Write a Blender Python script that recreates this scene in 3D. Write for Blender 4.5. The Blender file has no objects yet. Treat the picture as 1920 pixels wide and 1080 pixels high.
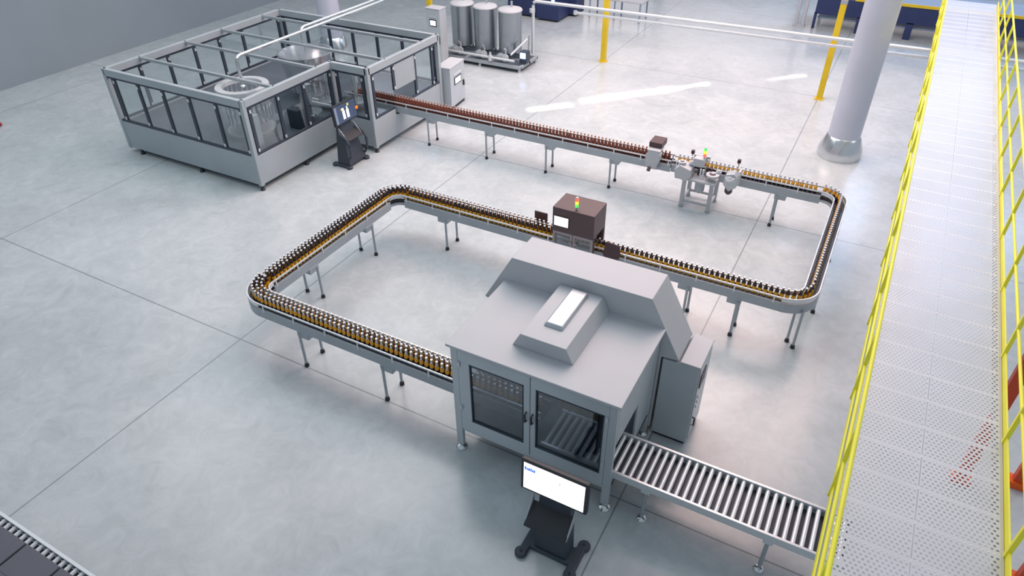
import bpy, bmesh, math, random
from mathutils import Vector, Matrix
PI = math.pi
random.seed(4)
scene = bpy.context.scene
COL = scene.collection

# ------------------------------------------------------------------ materials
def srgb(h):
    h = h.lstrip('#'); v = [int(h[i:i+2], 16)/255 for i in (0, 2, 4)]
    return tuple((c/12.92 if c <= .04045 else ((c+.055)/1.055)**2.4) for c in v) + (1,)
def mat(name, hexc, rough=.5, metal=0., noise=.06, scale=9., emit=None, strength=0., coat=0., spec=None, rvar=.08):
    m = bpy.data.materials.new(name); m.use_nodes = True
    nt = m.node_tree; b = nt.nodes['Principled BSDF']
    c = srgb(hexc)
    tc = nt.nodes.new('ShaderNodeTexCoord'); nz = nt.nodes.new('ShaderNodeTexNoise')
    nz.inputs['Scale'].default_value = scale; nz.inputs['Detail'].default_value = 4
    nt.links.new(tc.outputs['Object'], nz.inputs['Vector'])
    rp = nt.nodes.new('ShaderNodeValToRGB')
    rp.color_ramp.elements[0].position = .3; rp.color_ramp.elements[1].position = .7
    rp.color_ramp.elements[0].color = tuple(x*(1-noise) for x in c[:3]) + (1,)
    rp.color_ramp.elements[1].color = tuple(min(1, x*(1+noise)) for x in c[:3]) + (1,)
    nt.links.new(nz.outputs['Fac'], rp.inputs['Fac']); nt.links.new(rp.outputs['Color'], b.inputs['Base Color'])
    mr = nt.nodes.new('ShaderNodeMapRange'); mr.inputs['To Min'].default_value = max(.02, rough-rvar*rough); mr.inputs['To Max'].default_value = min(1, rough+rvar*rough)
    nt.links.new(nz.outputs['Fac'], mr.inputs['Value']); nt.links.new(mr.outputs['Result'], b.inputs['Roughness'])
    b.inputs['Metallic'].default_value = metal
    if coat: b.inputs['Coat Weight'].default_value = coat; b.inputs['Coat Roughness'].default_value = .1
    if spec is not None: b.inputs['Specular IOR Level'].default_value = spec
    if emit:
        b.inputs['Emission Color'].default_value = srgb(emit); b.inputs['Emission Strength'].default_value = strength
    return m
def glass(name, tint='#eef3f5', alpha=.12, rough=.05):
    m = bpy.data.materials.new(name); m.use_nodes = True
    nt = m.node_tree; nt.nodes.clear()
    out = nt.nodes.new('ShaderNodeOutputMaterial'); mx = nt.nodes.new('ShaderNodeMixShader')
    tr = nt.nodes.new('ShaderNodeBsdfTransparent'); gl = nt.nodes.new('ShaderNodeBsdfGlossy')
    lw = nt.nodes.new('ShaderNodeLayerWeight'); lw.inputs['Blend'].default_value = .25
    mr = nt.nodes.new('ShaderNodeMapRange'); mr.inputs['To Min'].default_value = alpha; mr.inputs['To Max'].default_value = .55
    tr.inputs['Color'].default_value = srgb(tint); gl.inputs['Roughness'].default_value = rough
    nt.links.new(lw.outputs['Facing'], mr.inputs['Value']); nt.links.new(mr.outputs['Result'], mx.inputs['Fac'])
    nt.links.new(tr.outputs[0], mx.inputs[1]); nt.links.new(gl.outputs[0], mx.inputs[2]); nt.links.new(mx.outputs[0], out.inputs['Surface'])
    return m
M = dict(
    steel=mat('brushed_steel', '#b9c0c5', .38, .55, .05, 3),
    steel_panel=mat('grey_machine_panel', '#bdc5ca', .45, .2, .04, 2),
    filler_panel=mat('filler_panel', '#aab3b8', .48, .2, .05, 1.5),
    white_panel=mat('pale_grey_panel', '#bcbfc4', .5, 0, .03, 2),
    frame_grey=mat('conveyor_grey', '#a7afb5', .45, .3, .05, 4),
    dark=mat('dark_frame', '#39424f', .45, .1, .08, 6),
    deck=mat('dark_machine_deck', '#5d6670', .5, .2, .1, 3),
    black=mat('black_plastic', '#23272e', .45, 0, .1, 8),
    kiosk=mat('charcoal_housing', '#3c434e', .5, .05, .06, 5),
    belt=mat('dark_belt', '#2c2f37', .5, .1, .15, 20),
    rod=mat('bright_rod', '#d9dde0', .3, .4, .03, 10),
    chrome=mat('polished_steel', '#d6dadd', .2, .85, .03, 5),
    yellow=mat('safety_yellow', '#fff640', .45, 0, .05, 4),
    post_yellow=mat('yellow_paint', '#e0bf1c', .45, 0, .06, 3),
    orange=mat('orange_paint', '#d4502c', .45, 0, .07, 3),
    orange_foot=mat('bright_orange', '#f0661c', .45, 0, .05, 3),
    bottle=mat('bottle_glass', '#1c1a24', .14, 0, .2, 30, coat=.3),
    bottle_plain=mat('brown_bottle_glass', '#7c4231', .16, 0, .2, 30, coat=.3),  # brown glass, colour lightened and reddened to imitate warm glare
    cap=mat('bottle_cap', '#e3e3e6', .35, .3, .04, 40),
    foil=mat('silver_foil', '#d7d9e0', .3, .35, .08, 60),
    label=mat('orange_label', '#ffb235', .5, 0, .12, 40),
    backlabel=mat('amber_label', '#f0b026', .5, 0, .2, 50),
    cap_brown=mat('plain_cap', '#c9a596', .4, .2, .05, 40),
    box=mat('charcoal_cabinet', '#5b4a4c', .5, .1, .06, 4),
    guard=mat('dark_guard', '#4f3c40', .5, .1, .06, 6),
    insp_frame=mat('grey_window_frame', '#a2979b', .45, .2, .05, 6),
    tank=mat('tank_steel', '#9ba3a9', .28, .75, .06, 2),
    column=mat('column_steel', '#c6cad8', .36, .2, .04, 1.5),
    wall=mat('wall_paint', '#8b969e', .7, 0, .04, .5),
    carton=mat('dark_grey_carton', '#62656e', .75, 0, .04, 5),
    tape=mat('brown_tape', '#7a5a24', .5, 0, .1, 20),
    navy=mat('dark_blue_steel', '#2e3a63', .45, .2, .1, 2),
    red=mat('red_rubber', '#a31f33', .4, 0, .08, 10),
    roller=mat('roller_steel', '#e2e5e8', .3, .35, .03, 20),
    deckplate=mat('perforated_aluminium', '#c9ccd2', .42, .25, .04, 2),
    barplate=mat('bar_plate', '#e4e6ea', .5, 0, .03, 4),
    bluegrey=mat('blue_grey_paint', '#8a9bb0', .5, .1, .05, 3),
    lightwhite=mat('screen_white', '#ffffff', .4, 0, 0, 5, '#ffffff', 1.35),
    window=mat('daylit_glass', '#fff2ef', .4, 0, 0, 5, '#ffefec', 1.0),
    screen_dark=mat('screen_dark', '#3b4a63', .3, 0, .05, 5, '#42526e', .35),
    screen_blue=mat('screen_blue', '#2f6fd0', .4, 0, 0, 5, '#2f6fd0', .8),
    screen_pale=mat('screen_pale_print', '#b8c6e4', .4, 0, 0, 5, '#c4d0ea', 1.1),
    screen_grey=mat('screen_grey_print', '#9fb0a4', .4, 0, 0, 5, '#a5b4aa', .9),
    blue_glow=mat('blue_lit_screen', '#9cc0ff', .4, 0, 0, 5, '#9cc4ff', 2.5),
    lamp_red=mat('lamp_red', '#e0483c', .3, 0, 0, 5, '#ff5a44', 1.6),
    lamp_yellow=mat('lamp_yellow', '#e8b52c', .3, 0, 0, 5, '#ffc838', 1.5),
    lamp_green=mat('lamp_green', '#36c24a', .3, 0, 0, 5, '#48d858', 1.4),
    lamp_dot=mat('orange_button', '#ff6a1c', .4, 0, 0, 5, '#ff6a1c', 1.2),
    yellow_dot=mat('screen_yellow', '#f2cf2e', .4, 0, 0, 5, '#f2cf2e', 1.2),
    glass=glass('clear_pane', '#f2f6f7', .02),
    smoked=glass('smoked_pane', '#c3cbd4', .1),
)
def floor_material():
    m = bpy.data.materials.new('polished_concrete'); m.use_nodes = True
    nt = m.node_tree; b = nt.nodes['Principled BSDF']; N = nt.nodes.new; L = nt.links.new
    tc = N('ShaderNodeTexCoord')
    n1 = N('ShaderNodeTexNoise'); n1.inputs['Scale'].default_value = .55; n1.inputs['Detail'].default_value = 7; n1.inputs['Roughness'].default_value = .62; n1.inputs['Distortion'].default_value = .6
    n2 = N('ShaderNodeTexNoise'); n2.inputs['Scale'].default_value = 3.2; n2.inputs['Detail'].default_value = 8; n2.inputs['Roughness'].default_value = .7; n2.inputs['Distortion'].default_value = 1.2
    for n in (n1, n2): L(tc.outputs['Object'], n.inputs['Vector'])
    mx = N('ShaderNodeMix'); mx.data_type = 'FLOAT'; mx.inputs[0].default_value = .5
    L(n1.outputs['Fac'], mx.inputs[2]); L(n2.outputs['Fac'], mx.inputs[3])
    r = N('ShaderNodeValToRGB'); r.color_ramp.elements[0].position = .33; r.color_ramp.elements[1].position = .68
    r.color_ramp.elements[0].color = srgb('#a7b0b3'); r.color_ramp.elements[1].color = srgb('#c8cfd2')
    L(mx.outputs[0], r.inputs['Fac'])
    sep = N('ShaderNodeSeparateXYZ'); L(tc.outputs['Object'], sep.inputs[0])
    def line(o, period):
        a = N('ShaderNodeMath'); a.operation = 'PINGPONG'; a.inputs[1].default_value = period/2; L(o, a.inputs[0])
        c = N('ShaderNodeMath'); c.operation = 'LESS_THAN'; c.inputs[1].default_value = .010; L(a.outputs[0], c.inputs[0]); return c
    lx, ly = line(sep.outputs[0], 6.), line(sep.outputs[1], 7.)
    ad = N('ShaderNodeMath'); ad.operation = 'MAXIMUM'; L(lx.outputs[0], ad.inputs[0]); L(ly.outputs[0], ad.inputs[1])
    sc = N('ShaderNodeMath'); sc.operation = 'MULTIPLY'; sc.inputs[1].default_value = .6; L(ad.outputs[0], sc.inputs[0])
    m2 = N('ShaderNodeMix'); m2.data_type = 'RGBA'; L(sc.outputs[0], m2.inputs[0]); L(r.outputs['Color'], m2.inputs[6]); m2.inputs[7].default_value = srgb('#596266')
    L(m2.outputs[2], b.inputs['Base Color'])
    mr = N('ShaderNodeMapRange'); mr.inputs['To Min'].default_value = .14; mr.inputs['To Max'].default_value = .30; L(n2.outputs['Fac'], mr.inputs['Value']); L(mr.outputs['Result'], b.inputs['Roughness'])
    b.inputs['Specular IOR Level'].default_value = .5
    return m
M['floor'] = floor_material()

# ------------------------------------------------------------------ mesh builder
class MB:
    def __init__(s): s.v = []; s.f = []; s.m = []; s.mi = 0
    def add(s, vs, fs):
        o = len(s.v); s.v += [tuple(p) for p in vs]
        for f in fs: s.f.append(tuple(i+o for i in f)); s.m.append(s.mi)
        return s
    def box(s, x0, x1, y0, y1, z0, z1):
        return s.add([(x0,y0,z0),(x1,y0,z0),(x1,y1,z0),(x0,y1,z0),(x0,y0,z1),(x1,y0,z1),(x1,y1,z1),(x0,y1,z1)],
                     [(3,2,1,0),(4,5,6,7),(0,1,5,4),(1,2,6,5),(2,3,7,6),(3,0,4,7)])
    def hexa(s, lo, hi):   # two quads (lists of 4 points), bottom and top, counter-clockwise from above
        return s.add(list(lo)+list(hi), [(3,2,1,0),(4,5,6,7),(0,1,5,4),(1,2,6,5),(2,3,7,6),(3,0,4,7)])
    def prism(s, poly, a, b, axis='y'):    # polygon in the other two axes extruded a..b
        n = len(poly)
        def P(u, w, t): return {'y': (u, t, w), 'x': (t, u, w), 'z': (u, w, t)}[axis]
        vs = [P(u, w, a) for u, w in poly] + [P(u, w, b) for u, w in poly]
        fs = [tuple(range(n))[::-1], tuple(range(n, 2*n))] + [(i, (i+1) % n, n+(i+1) % n, n+i) for i in range(n)]
        return s.add(vs, fs)
    def tube(s, pts, r, n=8, cap=True):
        pts = [Vector(p) for p in pts]; rings = []
        for i, p in enumerate(pts):
            d = (pts[min(i+1, len(pts)-1)] - pts[max(i-1, 0)]).normalized()
            a = Vector((0,0,1)) if abs(d.z) < .95 else Vector((1,0,0))
            u = d.cross(a).normalized(); w = d.cross(u)
            rr = r[i] if isinstance(r, (list, tuple)) else r
            rings.append([p + (u*math.cos(2*PI*k/n) + w*math.sin(2*PI*k/n))*rr for k in range(n)])
        vs = [v for R in rings for v in R]; fs = []
        for i in range(len(rings)-1):
            for k in range(n): fs.append((i*n+k, i*n+(k+1) % n, (i+1)*n+(k+1) % n, (i+1)*n+k))
        if cap: fs += [tuple(range(n))[::-1], tuple(range((len(rings)-1)*n, len(rings)*n))]
        return s.add(vs, fs)
    def lathe(s, prof, c=(0,0,0), n=16, a0=0., a1=2*PI, cap=True):   # prof: (r, z)
        full = abs(a1-a0-2*PI) < 1e-6; k = n if full else n+1
        vs = []
        for r, z in prof:
            for i in range(k):
                t = a0+(a1-a0)*i/n; vs.append((c[0]+r*math.cos(t), c[1]+r*math.sin(t), c[2]+z))
        fs = []
        for j in range(len(prof)-1):
            for i in range(n):
                i2 = (i+1) % k
                fs.append((j*k+i, j*k+i2, (j+1)*k+i2, (j+1)*k+i))
        if full and cap:
            if prof[0][0] > 1e-5: fs.append(tuple(range(k))[::-1])
            if prof[-1][0] > 1e-5: fs.append(tuple(range((len(prof)-1)*k, len(prof)*k)))
        return s.add(vs, fs)
    def xf(s, mtx): s.v = [tuple(mtx @ Vector(p)) for p in s.v]; return s

def loc_of(o):
    p = Vector((0,0,0))
    while o is not None: p += o.location; o = o.parent
    return p
def obj(name, mb, m, parent=None, bevel=0., smooth=False, local=False, base=None, seg=2):
    me = bpy.data.meshes.new(name)
    vs = [Vector(p) for p in mb.v]
    if parent is not None:
        off = Vector((0,0,0)) if local else loc_of(parent)
        L = Vector((0,0,0))
    else:
        xs = [p.x for p in vs]; ys = [p.y for p in vs]; zs = [p.z for p in vs]
        off = Vector(base) if base else Vector(((min(xs)+max(xs))/2, (min(ys)+max(ys))/2, min(zs))); L = off
    me.from_pydata([tuple(p-off) for p in vs], [], mb.f)
    mats = m if isinstance(m, (list, tuple)) else [m]
    for q in mats: me.materials.append(M[q])
    if len(mats) > 1:
        for p, i in zip(me.polygons, mb.m): p.material_index = i
    me.update()
    bm = bmesh.new(); bm.from_mesh(me); bmesh.ops.recalc_face_normals(bm, faces=bm.faces) if len(mb.f) < 20000 else None; bm.to_mesh(me); bm.free()
    o = bpy.data.objects.new(name, me); COL.objects.link(o); o.location = L
    if parent is not None: o.parent = parent
    if bevel:
        b = o.modifiers.new('bevel', 'BEVEL'); b.width = bevel; b.segments = seg; b.limit_method = 'ANGLE'; b.angle_limit = math.radians(40)
    if smooth:
        for p in me.polygons: p.use_smooth = True
        try: me.set_sharp_from_angle(angle=math.radians(40))
        except Exception: pass
    return o
def thing(name, label, cat, loc, rz=0., group=None):
    o = bpy.data.objects.new(name, None); COL.objects.link(o); o.location = loc; o.rotation_euler = (0,0,rz)
    o.empty_display_size = .1; o['label'] = label; o['category'] = cat
    if group: o['group'] = group
    return o
def tag(o, label, cat, group=None, kind=None):
    o['label'] = label; o['category'] = cat
    if group: o['group'] = group
    if kind: o['kind'] = kind
    return o
def struct(name, mb, m, label, cat, **k):
    o = obj(name, mb, m, **k); o['kind'] = 'structure'; o['label'] = label; o['category'] = cat; return o
def copy_tree(o, parent=None):
    c = o.copy(); COL.objects.link(c)
    if parent is not None: c.parent = parent
    for ch in list(o.children): copy_tree(ch, c)
    return c
B = lambda *a: MB().box(*a)

# ------------------------------------------------------------------ camera (solved from the floor joints and edges)
F = 1294.55
pitch, roll, yaw = .636459795, -.0103208452, 2.07379784
CAM = Vector((7.31995834, -4.91162792, 6.68472064))
f = Vector((math.cos(yaw)*math.cos(pitch), math.sin(yaw)*math.cos(pitch), -math.sin(pitch)))
r = f.cross(Vector((0,0,1))).normalized(); u = r.cross(f)
r2 = r*math.cos(roll)+u*math.sin(roll); u2 = u*math.cos(roll)-r*math.sin(roll)
cd = bpy.data.cameras.new('camera'); cam = bpy.data.objects.new('camera', cd); COL.objects.link(cam)
mw = Matrix(((r2.x, u2.x, -f.x, CAM.x), (r2.y, u2.y, -f.y, CAM.y), (r2.z, u2.z, -f.z, CAM.z), (0,0,0,1)))
cam.matrix_world = mw; cd.sensor_width = 36; cd.lens = 36*F/1920; cd.clip_end = 200
scene.camera = cam

# ------------------------------------------------------------------ setting
struct('floor', B(-13.6, 26, -14, 36, -.2, 0), 'floor', 'polished grey concrete hall floor with thin joints', 'floor', base=(0,0,0))
struct('wall_left', B(-13.9, -13.5, -14, 36, -.2, 10), 'wall', 'plain grey wall along the left side of the hall', 'wall')
wb = MB().box(-13.5, 26, 36, 36.4, 0, 3.2).box(-13.5, 26, 36, 36.4, 9.2, 10)
for x in (-13.5, -5.6, 2.3, 10.2, 18.1, 25.6): wb.box(x, x+.5, 36, 36.4, 3.2, 9.2)
struct('wall_back', wb, 'wall', 'far wall of the hall with tall windows', 'wall')
for i, x in enumerate((-13, -5.1, 2.8, 10.7, 18.6)):
    o = struct('window_%d' % (i+1), B(x+.0, x+7.4 if i < 4 else 25.6, 36.15, 36.2, 3.2, 9.2), 'window', 'tall daylit window in the far wall', 'window')

# ------------------------------------------------------------------ conveyors
BZ = .74
def conveyor(label, A, Bp, w, stations, name='bottle_conveyor', fz=(.62, .77), trim=(0, 0), rails=(True, True)):
    A = Vector(A); Bp = Vector(Bp); d = (Bp-A); Ln = d.length; d.normalize(); n = Vector((-d.y, d.x))
    t = thing(name, label, 'conveyor', ((A.x+Bp.x)/2, (A.y+Bp.y)/2, 0), 0, 'bottle conveyor sections')
    def pt(s, v, z): q = A+d*s+n*v; return (q.x, q.y, z)
    def obx(mb, s0, s1, v0, v1, z0, z1):
        return mb.hexa([pt(s0,v0,z0),pt(s1,v0,z0),pt(s1,v1,z0),pt(s0,v1,z0)], [pt(s0,v0,z1),pt(s1,v0,z1),pt(s1,v1,z1),pt(s0,v1,z1)])
    h = w/2
    mb = MB(); k = int(Ln/.09)
    for i in range(k): obx(mb, Ln*i/k+.003, Ln*(i+1)/k-.003, -h+.035, h-.035, BZ-.02, BZ)
    obx(mb, 0, Ln, -h+.04, h-.04, BZ-.05, BZ-.012)
    obj('belt', mb, 'belt', t)
    for sg in (-1, 1):
        mb = MB(); obx(mb, trim[0], Ln-trim[1], sg*h-.012, sg*h+.012, fz[0], fz[1]); obj('side_frame', mb, 'frame_grey', t, .004)
        mb = MB(); obx(mb, .0, Ln, sg*(h-.022)-.012, sg*(h-.022)+.012, fz[1]-.025, fz[1]+.004); obj('wear_strip', mb, 'dark', t)
    for sg, on in zip((-1, 1), rails):
        if not on: continue
        mb = MB(); v = sg*(h+.0)
        obx(mb, 0, Ln, v-.008, v+.008, .835, .858)
        for i in range(int(Ln/.55)+1):
            s = min(Ln-.05, .1+i*.55); obx(mb, s-.01, s+.01, v+sg*.008-.006, v+sg*.008+.006, fz[1]-.03, .85)
        obj('guide_rail', mb, 'rod', t)
    for s in stations:
        mb = MB(); obx(mb, s-.1, s+.1, -h-.018, h+.018, .53, .635)
        obj('bracket', mb, 'frame_grey', t, .01)
        for sg in ((-.165, .165) if w > .25 else ((-.165, .1) if abs(d.x) > .5 and d.x > 0 else ((-.1, .165) if abs(d.x) > .5 else (-.1, .1)))):
            q = pt(s-.06, sg, 0)
            mb = MB().tube([(q[0], q[1], .05), (q[0], q[1], .6)], .02, 10); lg = obj('leg', mb, 'frame_grey', t, smooth=True)
            obj('foot', MB().lathe([(.034, 0), (.034, .02), (.024, .06), (.0, .062)], (q[0], q[1], 0), 12), 'black', lg, smooth=True)
    return t
W3, W1 = .30, .20
FY, LX, MY, RX, BY = .19, .235, 3.65, 7.27, 7.09
R = .33
conveyor('grey front conveyor carrying three bottle rows into the packing cabinet', (LX+R, FY), (4.95, FY), W3, [.77, 2.18])
conveyor('grey left conveyor joining the middle run to the front run', (LX, MY-R), (LX, FY+R), W3, [.62, 2.0])
conveyor('grey middle conveyor, left half, three bottle rows wide, beside the dark inspection box', (3.46, MY), (LX+R, MY), W3, [.27, 2.11])
conveyor('narrow grey middle conveyor right of the dark inspection box', (RX-R, MY), (3.465, MY), W1, [.62, 1.35])
conveyor('narrow grey conveyor at the right end of the line beside the walkway', (RX, BY-R), (RX, MY+R), W1, [.6, 2.2])
conveyor('grey back conveyor carrying plain brown bottles out of the filling enclosure', (-3.6, BY), (4.25, BY), .28, [2.37, 3.87, 5.3, 6.72])
conveyor('narrow grey back conveyor between the labelling machine and the right corner', (4.25, BY), (RX-R, BY), W1, [2.04])

def corner(label, c, a0, a1, w, frame_out=True):
    t = thing('corner_conveyor', label, 'conveyor', (c[0], c[1], 0), 0, 'bottle conveyor corners')
    def arc(mb, r0, r1, z0, z1, n=14):
        vs = []
        for i in range(n+1):
            a = a0+(a1-a0)*i/n; ca, sa = math.cos(a), math.sin(a)
            vs += [(c[0]+r0*ca, c[1]+r0*sa, z0), (c[0]+r1*ca, c[1]+r1*sa, z0), (c[0]+r1*ca, c[1]+r1*sa, z1), (c[0]+r0*ca, c[1]+r0*sa, z1)]
        fs = []
        for i in range(n):
            for k in range(4): fs.append((4*i+k, 4*i+(k+1) % 4, 4*(i+1)+(k+1) % 4, 4*(i+1)+k))
        fs += [(0,1,2,3), (4*n+3,4*n+2,4*n+1,4*n)]
        return mb.add(vs, fs)
    h = w/2
    obj('belt', arc(MB(), R-h+.035, R+h-.035, BZ-.05, BZ), 'belt', t)
    if frame_out: obj('side_frame', arc(MB(), R+h-.012, R+h+.012, .62, .77), 'frame_grey', t)
    obj('guide_rail', arc(MB(), R+h-.008, R+h+.008, .79, .86), 'rod', t)
    obj('guide_rail', arc(MB(), R-h-.008, R-h+.008, .79, .86), 'rod', t)
    obj('cross_plate', arc(MB(), R-h-.008, R+h+.008, .66, .69), 'frame_grey', t)
    return t
corner('curved conveyor corner at the near left end of the line', (LX+R, FY+R), PI, 1.5*PI, W3)
corner('curved conveyor corner where the middle run meets the left run', (LX+R, MY-R), .5*PI, PI, W3)
cr = corner('curved conveyor corner at the right end of the middle run', (RX-R, MY+R), 1.5*PI, 2*PI, W1)
for q in ((7.25, 3.63), (7.15, 3.74)):
    lg = obj('leg', MB().tube([(q[0], q[1], .05), (q[0], q[1], .67)], .02, 10), 'frame_grey', cr, smooth=True)
    obj('foot', MB().lathe([(.034, 0), (.034, .02), (.024, .06), (.0, .062)], (q[0], q[1], 0), 12), 'black', lg, smooth=True)
corner('curved conveyor corner at the right end of the back run', (RX-R, BY-R), 0, .5*PI, W1)

# ------------------------------------------------------------------ bottles
BODY = [(.026, 0), (.0295, .004), (.0295, .132), (.0275, .145), (.017, .166), (.0145, .178), (.0145, .207), (.0155, .209)]
CAP = [(.0165, .205), (.0175, .212), (.0155, .2195), (.0, .221)]
e_ = .0007; h_ = .2
FOIL = [(.0215+e_, .158), (.017+e_, .166), (.0145+e_, .178), (.0145+e_, .206)]
FLAB = [(.0295+e_, .096), (.0295+e_, .132), (.0275+e_, .145), (.0235+e_, .154)]
BLAB = [(.0295+e_, .012), (.0295+e_, .126)]
def bottle_proto(labelled):
    nm = 'labelled_bottle' if labelled else 'plain_bottle'
    o = obj(nm, MB().lathe(BODY, n=14), 'bottle' if labelled else 'bottle_plain', base=(0,0,0), smooth=True)
    obj('cap', MB().lathe(CAP, n=12), 'cap' if labelled else 'cap_brown', o, smooth=True)
    if labelled:
        obj('neck_foil', MB().lathe(FOIL, n=10, a0=PI+h_, a1=2*PI-h_), 'foil', o, smooth=True)
        obj('front_label', MB().lathe(FLAB, n=10, a0=PI+h_, a1=2*PI-h_), 'label', o, smooth=True)
        obj('back_label', MB().lathe(BLAB, n=10, a0=h_, a1=PI-h_), 'backlabel', o, smooth=True)
    return o
PB = .0765
lab = []   # (x, y, heading, label, group)
def run(A, Bp, offs, label, group, dst, stag=True):
    A = Vector(A); Bp = Vector(Bp); d = Bp-A; Ln = d.length; d.normalize(); n = Vector((-d.y, d.x)); hd = math.atan2(d.y, d.x)
    for j, o in enumerate(offs):
        k = int(Ln/PB)
        for i in range(k):
            s = (i+.25+(.5 if (stag and j % 2) else 0))*PB
            if s > Ln: continue
            p = A+d*s+n*o
            rn = ['near', 'middle', 'far'][j] if len(offs) == 3 else ''
            dst.append((p.x, p.y, hd+random.uniform(-.25, .25), label.replace('#', rn), group.replace('#', rn)))
def arcrun(c, a0, a1, offs, label, group, dst):
    for j, o in enumerate(offs):
        rr = R+o; k = max(2, int(abs(a1-a0)*rr/PB))
        for i in range(k):
            a = a0+(a1-a0)*(i+.4)/k
            dst.append((c[0]+rr*math.cos(a), c[1]+rr*math.sin(a), a+(PI/2 if a1 > a0 else -PI/2), label, group))
O3 = (-.064, 0, .064)
FB = FY-.008
run((LX+R, FB), (3.93, FB), O3, 'dark bottle with silver neck and orange label, # row of the front conveyor', 'bottles in the # row on the front conveyor', lab)
run((3.98, FB), (4.9, FB), O3, 'dark bottle standing inside the packing cabinet, behind its left glass door', 'bottles inside the packing cabinet', lab)
arcrun((LX+R, FY+R), PI, 1.5*PI, O3, 'dark silver-capped bottle rounding the near left conveyor corner', 'bottles on the near left corner', lab)
run((LX, MY-R), (LX, FY+R), (.064, 0, -.064), 'dark silver-capped bottle on the left conveyor run, its back label amber', 'bottles on the left conveyor', lab)
arcrun((LX+R, MY-R), .5*PI, PI, O3, 'dark silver-capped bottle on the far left conveyor corner', 'bottles on the far left corner', lab)
run((3.42, MY), (LX+R, MY), (.064, 0, -.064), 'dark bottle with amber label on the middle conveyor left of the inspection box', 'bottles on the middle conveyor left half', lab)
run((RX-R, MY), (3.56, MY), (0,), 'dark bottle with amber label, single file right of the inspection box', 'single-file bottles on the middle conveyor', lab, False)
arcrun((RX-R, MY+R), 2*PI, 1.5*PI, (0,), 'dark bottle turning the near right conveyor corner', 'bottles on the near right corner', lab)
run((RX, BY-R), (RX, MY+R), (0,), 'dark bottle in the single line on the right conveyor beside the walkway', 'bottles on the right conveyor', lab, False)
arcrun((RX-R, BY-R), .5*PI, 0, (0,), 'dark bottle turning the far right conveyor corner', 'bottles on the far right corner', lab)
run((4.35, BY), (RX-R, BY), (0,), 'dark labelled bottle on the back conveyor right of the labelling machine', 'labelled bottles on the back conveyor', lab, False)
lab.sort(key=lambda b: (Vector((b[0], b[1], .8))-CAM).length)
proto = bottle_proto(True)
parts0 = list(proto.children)
for i, (x, y, a, lb, g) in enumerate(lab[:300]):
    if i == 0: o = proto
    else:
        o = proto.copy(); COL.objects.link(o)
        for ch in parts0:
            c = ch.copy(); COL.objects.link(c); c.parent = o
    o.location = (x, y, BZ+.0008); o.rotation_euler = (0, 0, a); tag(o, lb, 'bottle', g)
rest = MB(); ms = ['bottle', 'cap', 'foil', 'label', 'backlabel']
for x, y, a, lb, g in lab[300:]:
    q = MB()
    for mi, (prof, n, a0, a1) in enumerate(((BODY, 10, 0, 2*PI), (CAP, 8, 0, 2*PI), (FOIL, 6, PI+h_, 2*PI-h_), (FLAB, 6, PI+h_, 2*PI-h_), (BLAB, 6, h_, PI-h_))):
        q.mi = mi; q.lathe(prof, n=n, a0=a0, a1=a1)
    q.xf(Matrix.Translation((x, y, BZ+.0008)) @ Matrix.Rotation(a, 4, 'Z'))
    rest.mi = 0; o0 = len(rest.v); rest.v += q.v; rest.f += [tuple(i+o0 for i in fc) for fc in q.f]; rest.m += q.m
tag(obj('labelled_bottles', rest, ms, smooth=True), 'the many farther labelled bottles standing along the middle and back conveyor runs', 'bottles', kind='stuff')
plain = []
run((-3.4, BY), (4.2, BY), (-.05, .03), 'plain brown unlabelled bottle on the back conveyor', 'plain bottles on the back conveyor', plain)
pp = bottle_proto(False); pcap = pp.children[0]
for i, (x, y, a, lb, g) in enumerate(plain):
    if i == 0: o = pp
    else:
        o = pp.copy(); COL.objects.link(o); c = pcap.copy(); COL.objects.link(c); c.parent = o
    ins = x < -2.15
    o.location = (x, y, BZ+.0008); o.rotation_euler = (0, 0, a)
    tag(o, 'plain brown bottle still inside the filling enclosure, at the conveyor exit' if ins else lb, 'bottle', 'plain bottles inside the filling enclosure' if ins else g)

# ------------------------------------------------------------------ packing machine
t = thing('packing_machine', 'grey steel packing cabinet with glazed doors and sloping hood, nearest machine', 'machine', (4.93, .5, 0))
X0, X1, Y0, Y1, ZB, ZT = 3.94, 5.93, -.21, 1.12, .36, 1.655
obj('top_plate', B(3.90, 5.965, -.24, 1.14, ZT, 1.69), 'white_panel', t, .006)
for x, y in ((X0, Y0), (X1-.09, Y0), (X0, Y1-.09), (X1-.09, Y1-.09)):
    ly = .05 if y < 0 else .09
    lg = obj('leg', B(x, x+.09, y, y+ly, .07, ZT), 'steel_panel', t, .006)
    obj('foot', MB().lathe([(.075, 0), (.075, .012), (.06, .03), (.025, .045), (.022, .09)], (x+.045, y+ly/2, 0), 20), 'chrome', lg, smooth=True)
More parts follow.
